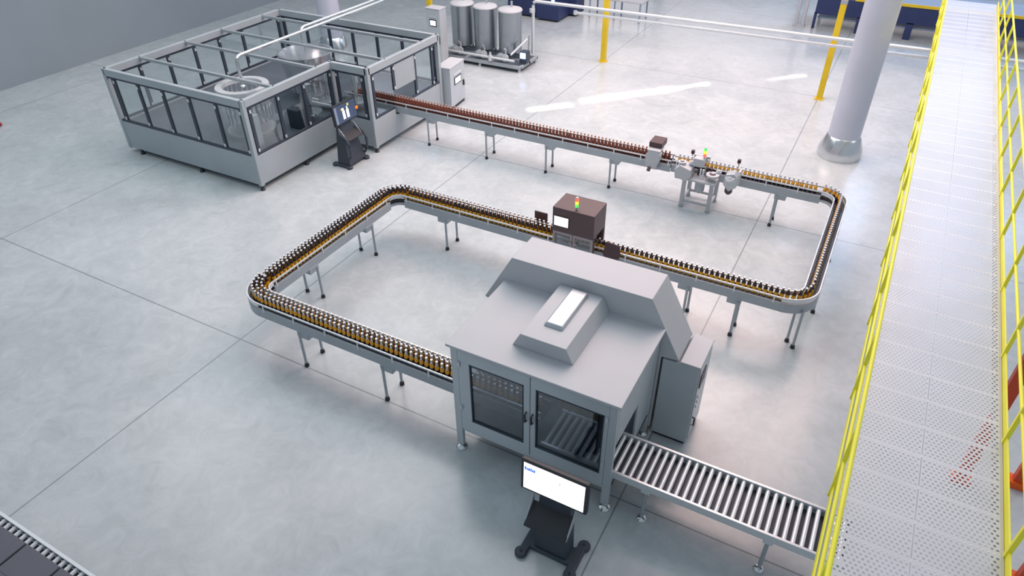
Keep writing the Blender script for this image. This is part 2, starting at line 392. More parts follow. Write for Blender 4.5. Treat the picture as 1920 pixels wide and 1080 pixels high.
# doors: frame ring around a pane
def door(nm, x0, x1, z0, z1, wx0, wx1, wz0, wz1, y, hx, hinge):
    mb = MB()
    mb.box(x0, x1, y-.02, y+.02, z0, wz0).box(x0, x1, y-.02, y+.02, wz1, z1).box(x0, wx0, y-.02, y+.02, wz0, wz1).box(wx1, x1, y-.02, y+.02, wz0, wz1)
    d = obj('door', mb, 'steel_panel', t, .004)
    obj('pane', B(wx0-.005, wx1+.005, y-.004, y+.004, wz0-.005, wz1+.005), 'smoked', d)
    mb = MB()
    for a in ((wx0, wx0+.012), (wx1-.012, wx1)): mb.box(a[0], a[1], y-.024, y+.008, wz0, wz1)
    mb.box(wx0, wx1, y-.024, y+.008, wz0, wz0+.012).box(wx0, wx1, y-.024, y+.008, wz1-.012, wz1); obj('gasket', mb, 'dark', d)
    obj('handle', MB().tube([(hx, y-.02, .94), (hx, y-.055, .955), (hx, y-.055, 1.065), (hx, y-.02, 1.08)], .011, 8), 'black', d, smooth=True)
    for z in (.72, 1.4): obj('hinge', MB().tube([(hinge, y-.03, z), (hinge, y-.03, z+.07)], .012, 8), 'chrome', d, smooth=True)
door('door', X0+.092, 4.935, ZB+.02, ZT-.03, 4.18, 4.86, .56, 1.47, Y0+.02, 4.895, X0+.11)
door('door', 4.945, X1-.092, ZB+.02, ZT-.03, 5.01, 5.79, .57, 1.47, Y0+.02, 4.975, X1-.11)
obj('lower_rail', B(X0+.09, X1-.09, Y0+.015, Y0+.045, ZB-.03, ZB+.02), 'steel_panel', t)
obj('upper_rail', B(X0+.09, X1-.09, Y0+.015, Y0+.045, ZT-.03, ZT), 'steel_panel', t)
obj('back_panel', B(X0, X1, Y1-.02, Y1, ZB, ZT), 'steel_panel', t)
obj('floor_pan', B(X0, X1, Y0+.05, Y1-.02, ZB, ZB+.02), 'deck', t)
obj('side_panel', MB().box(X1-.03, X1-.01, Y0+.09, Y1-.09, 1.0, ZT).box(X1-.03, X1-.01, .55, Y1-.09, ZB, 1.0).box(X1-.03, X1-.01, Y0+.09, .55, ZB, .46), 'steel_panel', t)
obj('side_panel', MB().box(X0+.01, X0+.03, Y0+.09, Y1-.09, 1.12, ZT).box(X0+.01, X0+.03, .45, Y1-.09, ZB, 1.12).box(X0+.01, X0+.03, Y0+.09, .45, ZB, .52), 'steel_panel', t)
obj('inner_panel', B(5.70, 5.72, Y0+.07, .95, .78, ZT), 'dark', t)
obj('added_lamp_strip', B(4.2, 5.6, .62, .68, ZT-.03, ZT-.005), 'rod', t)  # added strip to go with the cabinet fill, does not glow
obj('gripper_head', B(5.1, 5.66, .05, .5, 1.18, 1.36), 'steel', t, .02)
for i in range(5): obj('gripper', MB().lathe([(.028, 0), (.028, .1), (.015, .14), (.015, .2)], (5.17+i*.105, .12, 1.0), 10), 'label', t, smooth=True)
# hood
ho = MB().prism([(3.60, 1.33), (4.0, 2.045), (5.765, 2.045), (6.17, 1.3), (5.96, 1.28), (5.95, .1), (3.80, .1), (3.75, 1.28)], 1.125, 1.665, 'y')
obj('hood', ho, 'white_panel', t, .006)
obj('cover_box', MB().hexa([(4.56,.10,1.69),(5.29,.10,1.69),(5.29,1.12,1.69),(4.56,1.12,1.69)], [(4.66,.09,1.885),(5.20,.09,1.885),(5.20,1.12,1.885),(4.66,1.12,1.885)]), 'white_panel', t, .006)
obj('cover_handle', MB().hexa([(4.815,.33,1.885),(5.05,.33,1.885),(5.05,1.05,1.885),(4.815,1.05,1.885)], [(4.84,.36,1.93),(5.03,.36,1.93),(5.03,1.05,1.93),(4.84,1.05,1.93)]), 'steel', t, .015, seg=3)
# control cabinet beside it
t = thing('control_cabinet', 'tall narrow grey control cabinet with white top beside the packing machine', 'cabinet', (6.28, 1.39, 0))
obj('body', MB().prism([(5.985, .05), (6.42, .05), (6.42, 1.285), (6.19, 1.285), (6.17, 1.265), (5.985, 1.265)], 1.12, 1.665, 'y'), 'steel_panel', t, .004)
obj('plinth', B(6.0, 6.40, 1.14, 1.645, 0, .05), 'black', t)
obj('top_cover', B(6.19, 6.43, 1.11, 1.675, 1.285, 1.31), 'white_panel', t, .006)
obj('door', B(6.42, 6.432, 1.15, 1.635, .1, 1.25), 'steel', t, .004)
obj('control_panel', B(6.432, 6.442, 1.2, 1.42, .92, 1.12), 'black', t)
for z in (.6, .68, .76): obj('button', MB().tube([(6.43, 1.24, z), (6.45, 1.24, z)], .022, 10), 'rod', t, smooth=True)
obj('handle', MB().tube([(6.43, 1.2, .3), (6.46, 1.2, .31), (6.46, 1.2, .43), (6.43, 1.2, .44)], .01, 8), 'black', t, smooth=True)

# ------------------------------------------------------------------ roller conveyors
def roller_conveyor(label, x0, x1, ya, yb, z, legs, pitch=.085, cat='conveyor'):
    t = thing('roller_conveyor', label, cat, ((x0+x1)/2, (ya+yb)/2, 0))
    for y in (ya, yb): obj('side_rail', B(x0, x1, y-.016, y+.016, z-.09, z+.012), 'rod', t, .004)
    n = int((x1-x0)/pitch)
    r0 = None
    for i in range(n):
        x = x0+.04+i*pitch
        if r0 is None:
            r0 = obj('roller', MB().tube([(x, ya+.017, z-.025), (x, yb-.017, z-.025)], .024, 12), 'roller', t, smooth=True); xx = x
        else:
            c = r0.copy(); COL.objects.link(c); c.parent = t; c.location = (x-xx, 0, 0)
    obj('bed_pan', B(x0+.02, x1-.02, ya+.02, yb-.02, z-.085, z-.08), 'dark', t)
    for x in legs:
        obj('cross_bar', B(x-.03, x+.03, ya, yb, z-.13, z-.09), 'frame_grey', t)
        for y in (ya+.01, yb-.01):
            lg = obj('leg', MB().tube([(x, y, .03), (x, y, z-.1)], .022, 10), 'frame_grey', t, smooth=True)
            obj('foot', MB().lathe([(.06, 0), (.06, .01), (.045, .028), (.02, .04)], (x, y, 0), 16), 'chrome', lg, smooth=True)
            obj('leg_plate', B(x-.05, x+.05, y-.022, y+.022, z-.14, z-.085), 'rod', lg, .005)
    return t
roller_conveyor('grey roller conveyor leading out of the packing machine under the yellow-railed walkway', 5.05, 8.3, -.14, .43, .6, (6.31, 7.6))
roller_conveyor('roller conveyor in the near left corner, carrying dark grey cartons', -.6, 3.4, -4.45, -3.69, .9, (.3, 2.9))
ct = None
CL = ['dark grey carton on the near left roller conveyor, first from the left', 'dark grey carton with brown tape, second from the left on near left roller conveyor',
      'dark grey carton on the near left roller conveyor, third from the left', 'dark grey carton on the near left roller conveyor, last one, nearest the camera']
for i, lb in enumerate(CL):
    x = .60+.5*i; x1 = x+.475
    c = obj('carton', B(x, x1, -4.36, -3.80, .9, 1.06), 'carton', bevel=.004); tag(c, lb, 'carton', 'cartons on the near left roller conveyor')
    obj('flap_seam', B(x+.002, x1-.002, -4.082, -4.078, 1.0596, 1.0612), 'dark', c)
    if i == 1: obj('tape', B(x-.001, x+.004, -4.13, -4.03, .96, 1.0615), 'tape', c)

# ------------------------------------------------------------------ kiosks
def kiosk(label, loc, rz, style):
    t = thing('operator_kiosk', label, 'kiosk', loc, rz)
    K = dict(parent=t, local=True)
    mb = MB()
    for s in (-1, 1):
        mb.box(s*.27-.05 if s > 0 else -.32, .32 if s > 0 else -.22, -.16, .16, 0, .06)
    mb.box(-.25, .25, -.1, .12, 0, .06); obj('base', mb, 'kiosk', bevel=.015, **K)
    for sx in (-1, 1):
        for sy in (-1, 1):
            ft = obj('foot', MB().lathe([(.06, 0), (.068, .015), (.068, .045), (.055, .06), (0, .062)], (sx*.285, sy*.19, 0), 18), 'kiosk', smooth=True, **K)
            obj('bolt', MB().lathe([(.016, .06), (.016, .068), (0, .07)], (sx*.285, sy*.19, 0), 8), 'black', ft, local=True)
    cw, cdp = (.19, .07) if style == 1 else (.28, .2)
    obj('column', MB().hexa([(-cw,-cdp,.06),(cw,-cdp,.06),(cw,.13,.06),(-cw,.13,.06)], [(-.17,.0,.92),(.17,.0,.92),(.17,.12,.92),(-.17,.12,.92)]), 'kiosk', bevel=.012, **K)
    tr = obj('keyboard_tray', MB().hexa([(-.23,-.24,.60),(.23,-.24,.60),(.23,.0,.72),(-.23,.0,.72)], [(-.23,-.24,.625),(.23,-.24,.625),(.23,.0,.745),(-.23,.0,.745)]), 'black', bevel=.006, **K)
    for s in (-1, 1): obj('side_bracket', MB().prism([(-.22, .61), (.0, .735), (.0, .86)], s*.232-.006, s*.232+.006, 'x'), 'frame_grey', tr, local=True)
    R_ = Matrix.Translation((0, -.02, 1.14)) @ Matrix.Rotation(math.radians(-2 if style == 1 else -6), 4, 'X')
    mo = obj('monitor', B(-.36, .36, -.03, .03, -.215, .215).xf(R_), 'black', bevel=.012, **K)
    obj('screen', B(-.325, .325, -.034, -.029, -.182, .182).xf(R_), 'lightwhite' if style == 1 else 'screen_dark', mo, local=True)
    obj('monitor_arm', B(-.09, .09, .03, .09, -.2, .05).xf(R_), 'kiosk', **K)
    if style == 1:
        mb = MB()
        x = -.315
        for wd, hh in ((.014, .03), (.012, .022), (.016, .024), (.012, .03), (.014, .022), (.012, .026)):
            mb.box(x, x+wd*1.5-.004, -.0365, -.034, .088, .088+hh*1.5); x += wd*1.5
        obj('title_text', mb.xf(R_), 'screen_blue', mo, local=True)
        mb = MB()
        for k in range(7): mb.box(-.315+k*.012, -.307+k*.012, -.0365, -.034, .045, .055)
        for k in range(3): mb.box(.04+k*.012, .047+k*.012, -.0365, -.034, -.06-.01*k, .02)
        obj('list_text', mb.xf(R_), 'screen_pale', mo, local=True)
        obj('pictogram', MB().box(.06, .072, -.0365, -.034, .06, .088).box(.063, .069, -.0365, -.034, .088, .1).xf(R_), 'screen_grey', mo, local=True)
    else:
        mb = MB()
        for x in (-.06, .06): mb.box(x-.035, x+.035, -.0365, -.034, -.13, .04).box(x-.016, x+.016, -.0365, -.034, .04, .1)
        obj('bottle_graphics', mb.xf(R_), 'lightwhite', mo, local=True)
        mb = MB()
        for x, z in ((-.1, .06), (.1, .11)): mb.box(x-.02, x+.02, -.0365, -.034, z, z+.04)
        obj('warning_marks', mb.xf(R_), 'yellow_dot', mo, local=True)
        obj('side_menu', B(-.325, -.26, -.0365, -.034, -.175, .175).xf(R_), 'bluegrey', mo, local=True)
        obj('stop_button', MB().lathe([(.035, 0), (.035, .02), (0, .03)], n=12).xf(R_ @ Matrix.Translation((.34, -.03, -.02)) @ Matrix.Rotation(PI/2, 4, 'X')), 'lamp_dot', mo, local=True)
        for s in (-1, 1):
            pts = [(s*.27, -.02-.26*math.sin(a), .42+.32*math.cos(a)) for a in [PI*i/12 for i in range(11)]]
            obj('side_hoop', MB().tube(pts, .028, 8), 'kiosk', smooth=True, **K)
    return t
kiosk('charcoal operator kiosk with lit white screen before the packing machine', (5.61, -.96, 0), 0, 1)
kiosk('charcoal operator kiosk with dark bottle-graphic screen beside the filling enclosure', (-2.33, 5.45, 0), PI/2, 2)

# ------------------------------------------------------------------ filling enclosure
t = thing('filling_machine', 'large grey L-shaped filling enclosure with glazed sides and open roof rails', 'machine', (-4.9, 6.1, 0))
ZW0, ZW1, ZH = .78, 1.68, 1.88
def fwall(A, Bp, bays, solid=(), base_gap=None, hinge=True, out=None):
    A = Vector(A); Bp = Vector(Bp); d = Bp-A; Ln = d.length; d.normalize(); n = Vector((-d.y, d.x)); th = .03
    def ob(mb, s0, s1, z0, z1, v0=-th, v1=th):
        def P(s, v, z): q = A+d*s+n*v; return (q.x, q.y, z)
        return mb.hexa([P(s0,v0,z0),P(s1,v0,z0),P(s1,v1,z0),P(s0,v1,z0)], [P(s0,v0,z1),P(s1,v0,z1),P(s1,v1,z1),P(s0,v1,z1)])
    mb = MB()
    if base_gap: ob(mb, 0, base_gap[0], .12, ZW0-.05); ob(mb, base_gap[0], base_gap[1], .12, .58); ob(mb, base_gap[1], Ln, .12, ZW0-.05)
    else: ob(mb, 0, Ln, .12, ZW0-.05)
    obj('base_panel', mb, 'filler_panel', t, .006)
    obj('header_beam', ob(MB(), 0, Ln, ZW1+.05, ZH, -.045, .045), 'filler_panel', t, .006)
    fr = MB()
    ob(fr, 0, Ln, ZW1, ZW1+.05, -.02, .02)
    if base_gap: ob(fr, 0, base_gap[0], ZW0-.05, ZW0, -.02, .02); ob(fr, base_gap[1], Ln, ZW0-.05, ZW0, -.02, .02)
    else: ob(fr, 0, Ln, ZW0-.05, ZW0, -.02, .02)
    obj('window_rail', fr, 'dark', t)
    k = len(bays)
    for i, s in enumerate(bays):
        zm = 1.14 if (base_gap and i == 1) else ZW0
        m_ = obj('mullion', ob(MB(), s-.035, s+.035, zm, ZW1, -.022, .022), 'dark', t)
        if hinge:
            hb = MB()
            for z in (zm+.02, ZW1-.09): obj('hinge', ob(MB(), s-.02, s+.02, z, z+.06, -.036, .036), 'rod', m_)
    for i in range(k-1):
        if (i in solid):
            z0 = 1.13 if base_gap else ZW0
            obj('solid_panel', ob(MB(), bays[i]+.035, bays[i+1]-.035, z0, ZW1, -.025, .025), 'filler_panel', t)
        else: obj('pane', ob(MB(), bays[i]+.035, bays[i+1]-.035, ZW0, ZW1, -.004, .004), 'glass', t)
def cpost(x, y, w=.09): obj('corner_post', B(x-w/2, x+w/2, y-w/2, y+w/2, .1, ZH), 'filler_panel', t, .008)
XL, XM, XR, YF, YM, YB = -7.05, -3.1, -2.13, 3.6, 6.1, 8.72
fwall((XL, YF), (XM, YF), [.22, .96, 1.70, 2.46, 3.2, 3.87])
fwall((XM, YF), (XM, YM), [.12, .87, 1.6, 2.4])
fwall((XM, YM), (XR, YM), [.14, .83])
fwall((XR, YM), (XR, YB), [.13, .85, 1.66, 2.35], solid=(1,), base_gap=(.78, 1.3))
fwall((XL, YB), (XR, YB), [.1, .86, 1.62, 2.38, 3.14, 3.9, 4.8])
fwall((XL, YF), (XL, YB), [.1, .8, 1.54, 2.28, 3.02, 3.76, 5.0])
for p in ((XL, YF), (XM, YF), (XM, YM), (XR, YM), (XR, YB), (XL, YB)): cpost(*p)
for y, x1 in ((4.45, XM), (5.68, XM), (6.75, XR), (8.1, XR)): obj('roof_rail', B(XL, x1, y-.03, y+.03, ZH-.06, ZH), 'steel', t, .006)
obj('machine_deck', MB().prism([(XL+.04, YF+.04), (XM-.04, YF+.04), (XM-.04, YM+.04), (XR-.04, YM+.04), (XR-.04, 6.85), (-3.7, 6.85), (-3.7, 7.35), (XR-.04, 7.35), (XR-.04, YB-.04), (XL+.04, YB-.04)], .66, .7, 'z'), 'deck', t)
for x, y in ((-6.72, YF), (-4.85, YF), (XM, YF), (XM, 4.9), (XR, YM), (XR, YB), (XL, YB), (XL, 6.1), (-4.5, YB)):
    obj('foot', MB().lathe([(.05, 0), (.05, .02), (.03, .04), (.03, .13)], (x, y, 0), 12), 'black', t, smooth=True)
# carousel with round rim and filling valves
cx, cy = -4.12, 4.55
ca = obj('filling_carousel', MB().lathe([(.5, .7), (.5, .78), (.2, .8), (.2, 1.3), (.42, 1.36), (.42, 1.44), (0, 1.46)], (cx, cy, 0), 32), 'steel', t, smooth=True)
obj('carousel_rim', MB().lathe([(.40, 1.62), (.53, 1.62), (.54, 1.66), (.53, 1.70), (.40, 1.70), (.39, 1.66), (.40, 1.62)], (cx, cy, 0), 40, cap=False), 'rod', ca, smooth=True)
for k in range(28):
    a = 2*PI*k/28
    obj('filling_valve', MB().lathe([(.0, .98), (.02, .985), (.026, 1.06), (.026, 1.22), (.04, 1.26), (.04, 1.42), (.018, 1.46), (.018, 1.64)], (cx+.47*math.cos(a), cy+.47*math.sin(a), 0), 8), 'chrome', ca, smooth=True)
for dx, dy, zz in ((.1, 0, 1.5), (-.12, .1, 1.48), (-.05, -.14, 1.5)): obj('rotary_union', MB().lathe([(.08, 0), (.08, .05), (.03, .08), (0, .09)], (cx+dx, cy+dy, zz-.05), 12), 'chrome', ca, smooth=True)
cx2, cy2 = -4.45, 6.78
bw = obj('filling_bowl', MB().lathe([(.3, .7), (.3, 1.0), (.5, 1.15), (.6, 1.62), (.62, 1.7), (.585, 1.7), (.56, 1.62), (.47, 1.2), (0, 1.16)], (cx2, cy2, 0), 40), 'chrome', t, smooth=True)
for k in range(20):
    a = 2*PI*k/20
    obj('bowl_nozzle', MB().lathe([(.018, .86), (.026, .9), (.026, 1.02), (.03, 1.05), (.03, 1.16)], (cx2+.44*math.cos(a), cy2+.44*math.sin(a), 0), 8), 'rod', bw, smooth=True)
for i, (x, y) in enumerate(((-3.4, 5.6), (-3.5, 6.3), (-2.9, 6.55))):
    obj('star_wheel', MB().lathe([(.2, .86), (.24, .87), (.24, .9), (.05, .91), (.05, 1.3), (.09, 1.32), (.09, 1.5), (0, 1.52)], (x, y, 0), 16), 'chrome', t, smooth=True)
obj('drive_housing', B(-3.55, -3.25, 5.05, 5.5, .7, 1.12), 'dark', t, .02)
obj('drive_housing', B(-3.5, -3.2, 3.85, 4.0, .7, 1.45), 'steel', t, .01)
for y in (6.05, 6.2): obj('transfer_track', B(-3.9, -3.2, y-.03, y+.03, .86, .9), 'rod', t)

# feed pipes coming down into the filler from the far side
t = thing('feed_pipe', 'bright steel feed pipe bending down into the round carousel rim', 'pipe', (-4.3, 5.0, 0))
ZP = 2.2
def elbow(x, y, zt, zb, y1): return [(x, y, zb), (x, y, zt-.1), (x, y+.02, zt-.05), (x, y+.06, zt-.015), (x, y+.12, zt), (x, y1, zt)]
obj('pipe_run', MB().tube(elbow(-4.30, 4.72, ZP, 1.58, 14), .035, 12), 'chrome', t, smooth=True)
obj('flange', MB().lathe([(.06, 1.57), (.06, 1.60), (.04, 1.62)], (-4.30, 4.72, 0), 14), 'chrome', t, smooth=True)
t = thing('feed_pipe', 'second steel feed pipe ending above the wide filling bowl', 'pipe', (-4.5, 7.0, 0))
obj('pipe_run', MB().tube(elbow(-4.52, 6.85, ZP, 1.3, 14), .035, 12), 'chrome', t, smooth=True)
obj('flange', MB().lathe([(.06, 1.28), (.06, 1.31), (.04, 1.33)], (-4.52, 6.85, 0), 14), 'chrome', t, smooth=True)

# ------------------------------------------------------------------ labelling machine on the back conveyor
t = thing('camera_inspector', 'pale sensor unit with dark head clamped on back conveyor left of the labeller', 'machine', (3.93, 6.9, 0))
obj('body', MB().prism([(3.83, .72), (4.0, .70), (4.06, .86), (4.08, 1.0), (4.04, 1.06), (3.85, 1.06), (3.79, .95)], 6.74, 6.90, 'y'), 'white_panel', t, .012)
obj('sensor_head', B(3.81, 4.06, 6.86, 7.18, 1.08, 1.19), 'guard', t, .01)
obj('head_plate', B(3.82, 4.07, 6.74, 7.0, 1.055, 1.085), 'white_panel', t, .005)
obj('mount_arm', B(3.95, 4.02, 6.85, 6.93, .66, .74), 'frame_grey', t)
obj('connector', MB().tube([(3.9, 6.78, .74), (3.9, 6.70, .68)], .035, 12), 'guard', t, smooth=True)
t = thing('labelling_machine', 'pale labelling machine with small signal tower on a stand at back conveyor', 'machine', (4.85, 7.0, 0))
for x, y in ((4.57, 6.88), (5.09, 6.88), (4.57, 7.36), (5.09, 7.36)):
    lg = obj('leg', B(x-.035, x+.035, y-.035, y+.035, .05, .66), 'white_panel', t, .004)
    obj('foot', MB().lathe([(.05, 0), (.05, .02), (.03, .06)], (x, y, 0), 12), 'frame_grey', lg, smooth=True)
obj('cross_bar', B(4.57, 5.09, 6.86, 6.90, .11, .16), 'white_panel', t)
obj('cross_bar', B(4.57, 5.09, 7.34, 7.38, .11, .16), 'white_panel', t)
for x in (4.57, 5.09): obj('cross_bar', B(x-.02, x+.02, 6.88, 7.36, .11, .16), 'white_panel', t)
obj('table_plate', B(4.42, 5.18, 6.68, 6.97, .66, .70), 'white_panel', t, .006)
obj('drive_motor', MB().lathe([(.0, .38), (.05, .42), (.09, .46), (.09, .60), (.11, .62), (.11, .66)], (4.88, 6.82, 0), 18), 'frame_grey', t, smooth=True)
obj('label_head', MB().prism([(4.42, .70), (4.64, .64), (4.72, .74), (4.70, .88), (4.5, .94), (4.40, .84)], 6.66, 6.94, 'y'), 'white_panel', t, .012)
for x, y, z, rr in ((4.5, 6.78, .94, .075), (5.08, 6.8, .80, .12), (5.2, 6.70, .93, .05), (4.66, 6.86, .92, .05)):
    rl = obj('label_reel', MB().lathe([(rr, 0), (rr, .035), (.03, .036), (.03, .06), (0, .062)], (x, y, z), 20), 'white_panel', t, smooth=True)
    obj('reel_hub', MB().lathe([(rr*.5, .036), (rr*.5, .04), (0, .045)], (x, y, z), 14), 'guard', rl, smooth=True)
for x, z in ((4.8, .70), (4.95, .70), (5.02, .70)): obj('wrap_roller', MB().lathe([(.022, 0), (.022, .16), (.03, .165), (.03, .19), (0, .2)], (x, 6.92, z), 12), 'guard', t, smooth=True)
for x in (4.86, 4.91): obj('spindle', MB().lathe([(.016, 0), (.016, .2), (0, .21)], (x, 6.78, .70), 10), 'rod', t, smooth=True)
obj('control_box', B(4.69, 4.88, 6.82, 6.98, .90, 1.06), 'white_panel', t, .01)
obj('rear_bracket', B(4.60, 4.90, 7.22, 7.28, .66, .95), 'white_panel', t, .005)
def tower(par, x, y, z, order, h=.055, rr=.028):
    st = obj('signal_tower', MB().lathe([(rr*.5, 0), (rr*.5, .04), (rr, .042), (rr, .05)], (x, y, z), 12), 'frame_grey', par, smooth=True)
    for k, m_ in enumerate(order): obj('lamp_segment', MB().lathe([(rr, 0), (rr, h-.004), (rr*.8, h)], (x, y, z+.05+k*h), 14), m_, st, smooth=True)
    obj('tower_cap', MB().lathe([(rr, 0), (rr*.7, .015), (0, .02)], (x, y, z+.05+len(order)*h), 12), 'rod', st, smooth=True)
tower(t, 4.86, 6.9, 1.05, ('lamp_red', 'lamp_yellow', 'lamp_green'))
for x in (4.55, 5.42):
    obj('sensor_post', MB().tube([(x, 7.3, .66), (x, 7.3, .93)], .012, 8), 'frame_grey', t, smooth=True)
    obj('sensor', B(x-.03, x+.03, 7.27, 7.33, .92, .99), 'guard', t, .006)
t = thing('label_applicator', 'second small pale label head clamped to the right of the labelling machine', 'machine', (5.42, 6.85, 0))
obj('body', MB().prism([(5.3, .72), (5.42, .60), (5.54, .70), (5.55, .88), (5.46, .96), (5.32, .92)], 6.72, 6.92, 'y'), 'steel', t, .012)
obj('motor', MB().lathe([(.0, .5), (.04, .52), (.07, .56), (.07, .68)], (5.41, 6.80, 0), 16), 'guard', t, smooth=True)
obj('label_reel', MB().lathe([(.09, 0), (.09, .03), (.03, .031), (.03, .05), (0, .052)], (5.42, 6.64, .88), 20), 'chrome', t, smooth=True)
obj('guard_plate', B(5.53, 5.56, 6.78, 6.95, .72, 1.0), 'rod', t, .004)
obj('mount_arm', B(5.38, 5.46, 6.9, 6.97, .64, .76), 'frame_grey', t)

# ------------------------------------------------------------------ inspection box on the middle conveyor
t = thing('inspection_box', 'dark brownish inspection cabinet straddling the middle conveyor, screen and signal tower', 'machine', (3.83, 3.65, 0))
x0, x1, y0, y1 = 3.49, 4.17, 3.35, 3.83
obj('upper_housing', B(x0, x1, y0, y1, 1.08, 1.49), 'box', t, .006)
obj('screen_bezel', B(3.51, 3.77, y0-.008, y0+.004, 1.17, 1.36), 'guard', t)
obj('screen', B(3.525, 3.755, y0-.012, y0-.007, 1.19, 1.345), 'lightwhite', t)
for x in (x0, x1-.05): 
    for y in (y0+.03, y1-.05): obj('corner_post', B(x, x+.05, y, y+.05, .60 if y < 3.6 else .60, 1.08), 'box', t)
dr = [(3.50, 3.83), (3.84, 4.165)]
for a, b in dr:
    mb = MB().box(a, b, y0, y0+.025, .80, .835).box(a, b, y0, y0+.025, 1.04, 1.08).box(a, a+.035, y0, y0+.025, .835, 1.04).box(b-.035, b, y0, y0+.025, .835, 1.04)
    d = obj('door', mb, 'insp_frame', t, .003)
    obj('pane', B(a+.03, b-.03, y0+.01, y0+.016, .83, 1.045), 'smoked', d)
    hx = b-.02 if a < 3.6 else a+.06
    obj('handle', MB().lathe([(.02, 0), (.02, .03), (0, .032)], n=10).xf(Matrix.Translation((hx, y0, .94)) @ Matrix.Rotation(PI/2, 4, 'X')), 'insp_frame', d, smooth=True)
obj('back_panel', B(x0+.03, x1-.03, y1-.02, y1, .78, 1.08), 'box', t)
for x in (x0+.03, x1-.08): 
    lg = obj('leg', MB().tube([(x+.02, y0+.06, .02), (x+.02, y0+.06, .6)], .022, 10), 'frame_grey', t, smooth=True)
    lg = obj('leg', MB().tube([(x+.02, y1-.0, .02), (x+.02, y1-.0, .6)], .022, 10), 'frame_grey', t, smooth=True)
tower(t, 3.85, 3.42, 1.49, ('lamp_green', 'lamp_yellow', 'lamp_red'), .05, .025)
g = obj('guard_plate', B(2.95, 3.18, 3.82, 3.84, .75, 1.03), 'guard', bevel=.004); tag(g, 'dark upright guard plate behind the bottles left of the inspection box', 'guard')
g = obj('guard_plate', MB().prism([(4.30, .83), (4.34, .72), (4.52, .70), (4.58, .85), (4.56, 1.03), (4.34, 1.05)], 3.46, 3.485, 'y'), 'guard', bevel=.004); tag(g, 'dark angular guard plate at the right side of the inspection box', 'guard')

# ------------------------------------------------------------------ columns, posts, pipes
def column(label, x, y):
    t = thing('column', label, 'column', (x, y, 0), 0, 'round hall columns')
    obj('shaft', MB().lathe([(.325, .44), (.325, 9.8)], (x, y, 0), 40), 'column', t, smooth=True)
    obj('flared_base', MB().lathe([(.445, 0), (.455, .1), (.44, .2), (.36, .42), (.335, .46), (.325, .47)], (x, y, 0), 40), 'chrome', t, smooth=True)
column('large round steel column with flared polished base beside the walkway', 6.93, 10.65)
column('large round steel column standing behind the filling enclosure', -7.65, 11.2)
for lb, x, y in (('yellow post left of the tanks, mostly hidden behind the slim cabinet', -6.0, 14.05), ('square yellow post standing on the floor behind the white pipes, centre', 0.0, 14.05), ('square yellow post with a dark joint just left of the big column', 6.03, 13.87)):
    t = thing('yellow_post', lb, 'post', (x, y, 0), 0, 'yellow posts')
    obj('post', B(x-.07, x+.07, y-.07, y+.07, .02, 4.4), 'post_yellow', t, .006)
    obj('base_plate', B(x-.11, x+.11, y-.11, y+.11, 0, .02), 'post_yellow', t)
    obj('joint_collar', B(x-.075, x+.075, y-.075, y+.075, 2.32, 2.42), 'frame_grey', t, .004)
t = thing('overhead_pipe', 'upper white pipe running right from the tank skid, past the yellow posts', 'pipe', (2.9, 13.2, 0))
obj('pipe_run', MB().tube([(-1.87, 13.2, .2), (-1.87, 13.2, 1.55), (-1.85, 13.2, 1.62), (-1.79, 13.2, 1.655), (-1.7, 13.2, 1.66), (16, 13.2, 1.74)], .045, 12), 'rod', t, smooth=True)
obj('valve', MB().lathe([(.05, -.06), (.08, -.05), (.08, .05), (.05, .06)], (-1.9, 13.2, 1.4), 12), 'rod', t, smooth=True)
obj('support_leg', MB().tube([(15.9, 13.2, 0), (15.9, 13.2, 1.7)], .03, 8), 'rod', t, smooth=True)
t = thing('overhead_pipe', 'lower white pipe running parallel just below the upper one', 'pipe', (7, 13.26, 0))
obj('pipe_run', MB().tube([(-.6, 13.26, 1.48), (15.7, 13.26, 1.56)], .04, 12), 'rod', t, smooth=True)
obj('support_leg', MB().tube([(15.6, 13.26, 0), (15.6, 13.26, 1.54)], .03, 8), 'rod', t, smooth=True)
obj('end_cap', MB().lathe([(.05, -.05), (.06, 0), (.05, .05)], (-.6, 13.26, 1.48), 12), 'rod', t, smooth=True)

# ------------------------------------------------------------------ tank skid
t = thing('tank_skid', 'pale steel skid frame with pumps, pipework and lit screen under three tanks', 'skid', (-3.0, 12.6, 0))
mb = MB()
for y in (12.05, 12.6, 13.1): mb.box(-4.4, -1.66, y-.04, y+.04, .1, .18)
for x in (-4.36, -3.5, -2.7, -1.7): mb.box(x-.04, x+.04, 12.05, 13.1, .1, .175)
obj('frame', mb, 'frame_grey', t, .005)
obj('drip_tray', B(-4.35, -1.72, 12.08, 13.08, .13, .14), 'deck', t)
for x in (-4.3, -3.0, -1.72):
    for y in (12.07, 13.08): obj('foot', MB().lathe([(.05, 0), (.05, .02), (.03, .1)], (x, y, 0), 10), 'chrome', t, smooth=True)
obj('front_pipe', MB().tube([(-4.5, 12.5, .32), (-4.35, 12.1, .32), (-4.2, 12.02, .32), (-1.85, 12.02, .32)], .035, 10), 'rod', t, smooth=True)
obj('pipe_valve', MB().lathe([(.05, .22), (.06, .25), (.06, .36), (.03, .4), (.03, .46)], (-2.62, 12.02, 0), 12), 'rod', t, smooth=True)
for x in (-3.95, -3.15, -2.45):
    p = obj('pump', MB().tube([(x, 12.18, .3), (x, 12.2, .3), (x, 12.34, .3)], [.05, .085, .085], 14), 'frame_grey', t, smooth=True)
    obj('pump_head', MB().tube([(x+.16, 12.25, .28), (x+.16, 12.3, .28)], .11, 16), 'rod', p, smooth=True)
    obj('riser', MB().tube([(x+.2, 12.3, .25), (x+.2, 12.28, .5), (x+.14, 12.24, .55)], .022, 8), 'chrome', p, smooth=True)
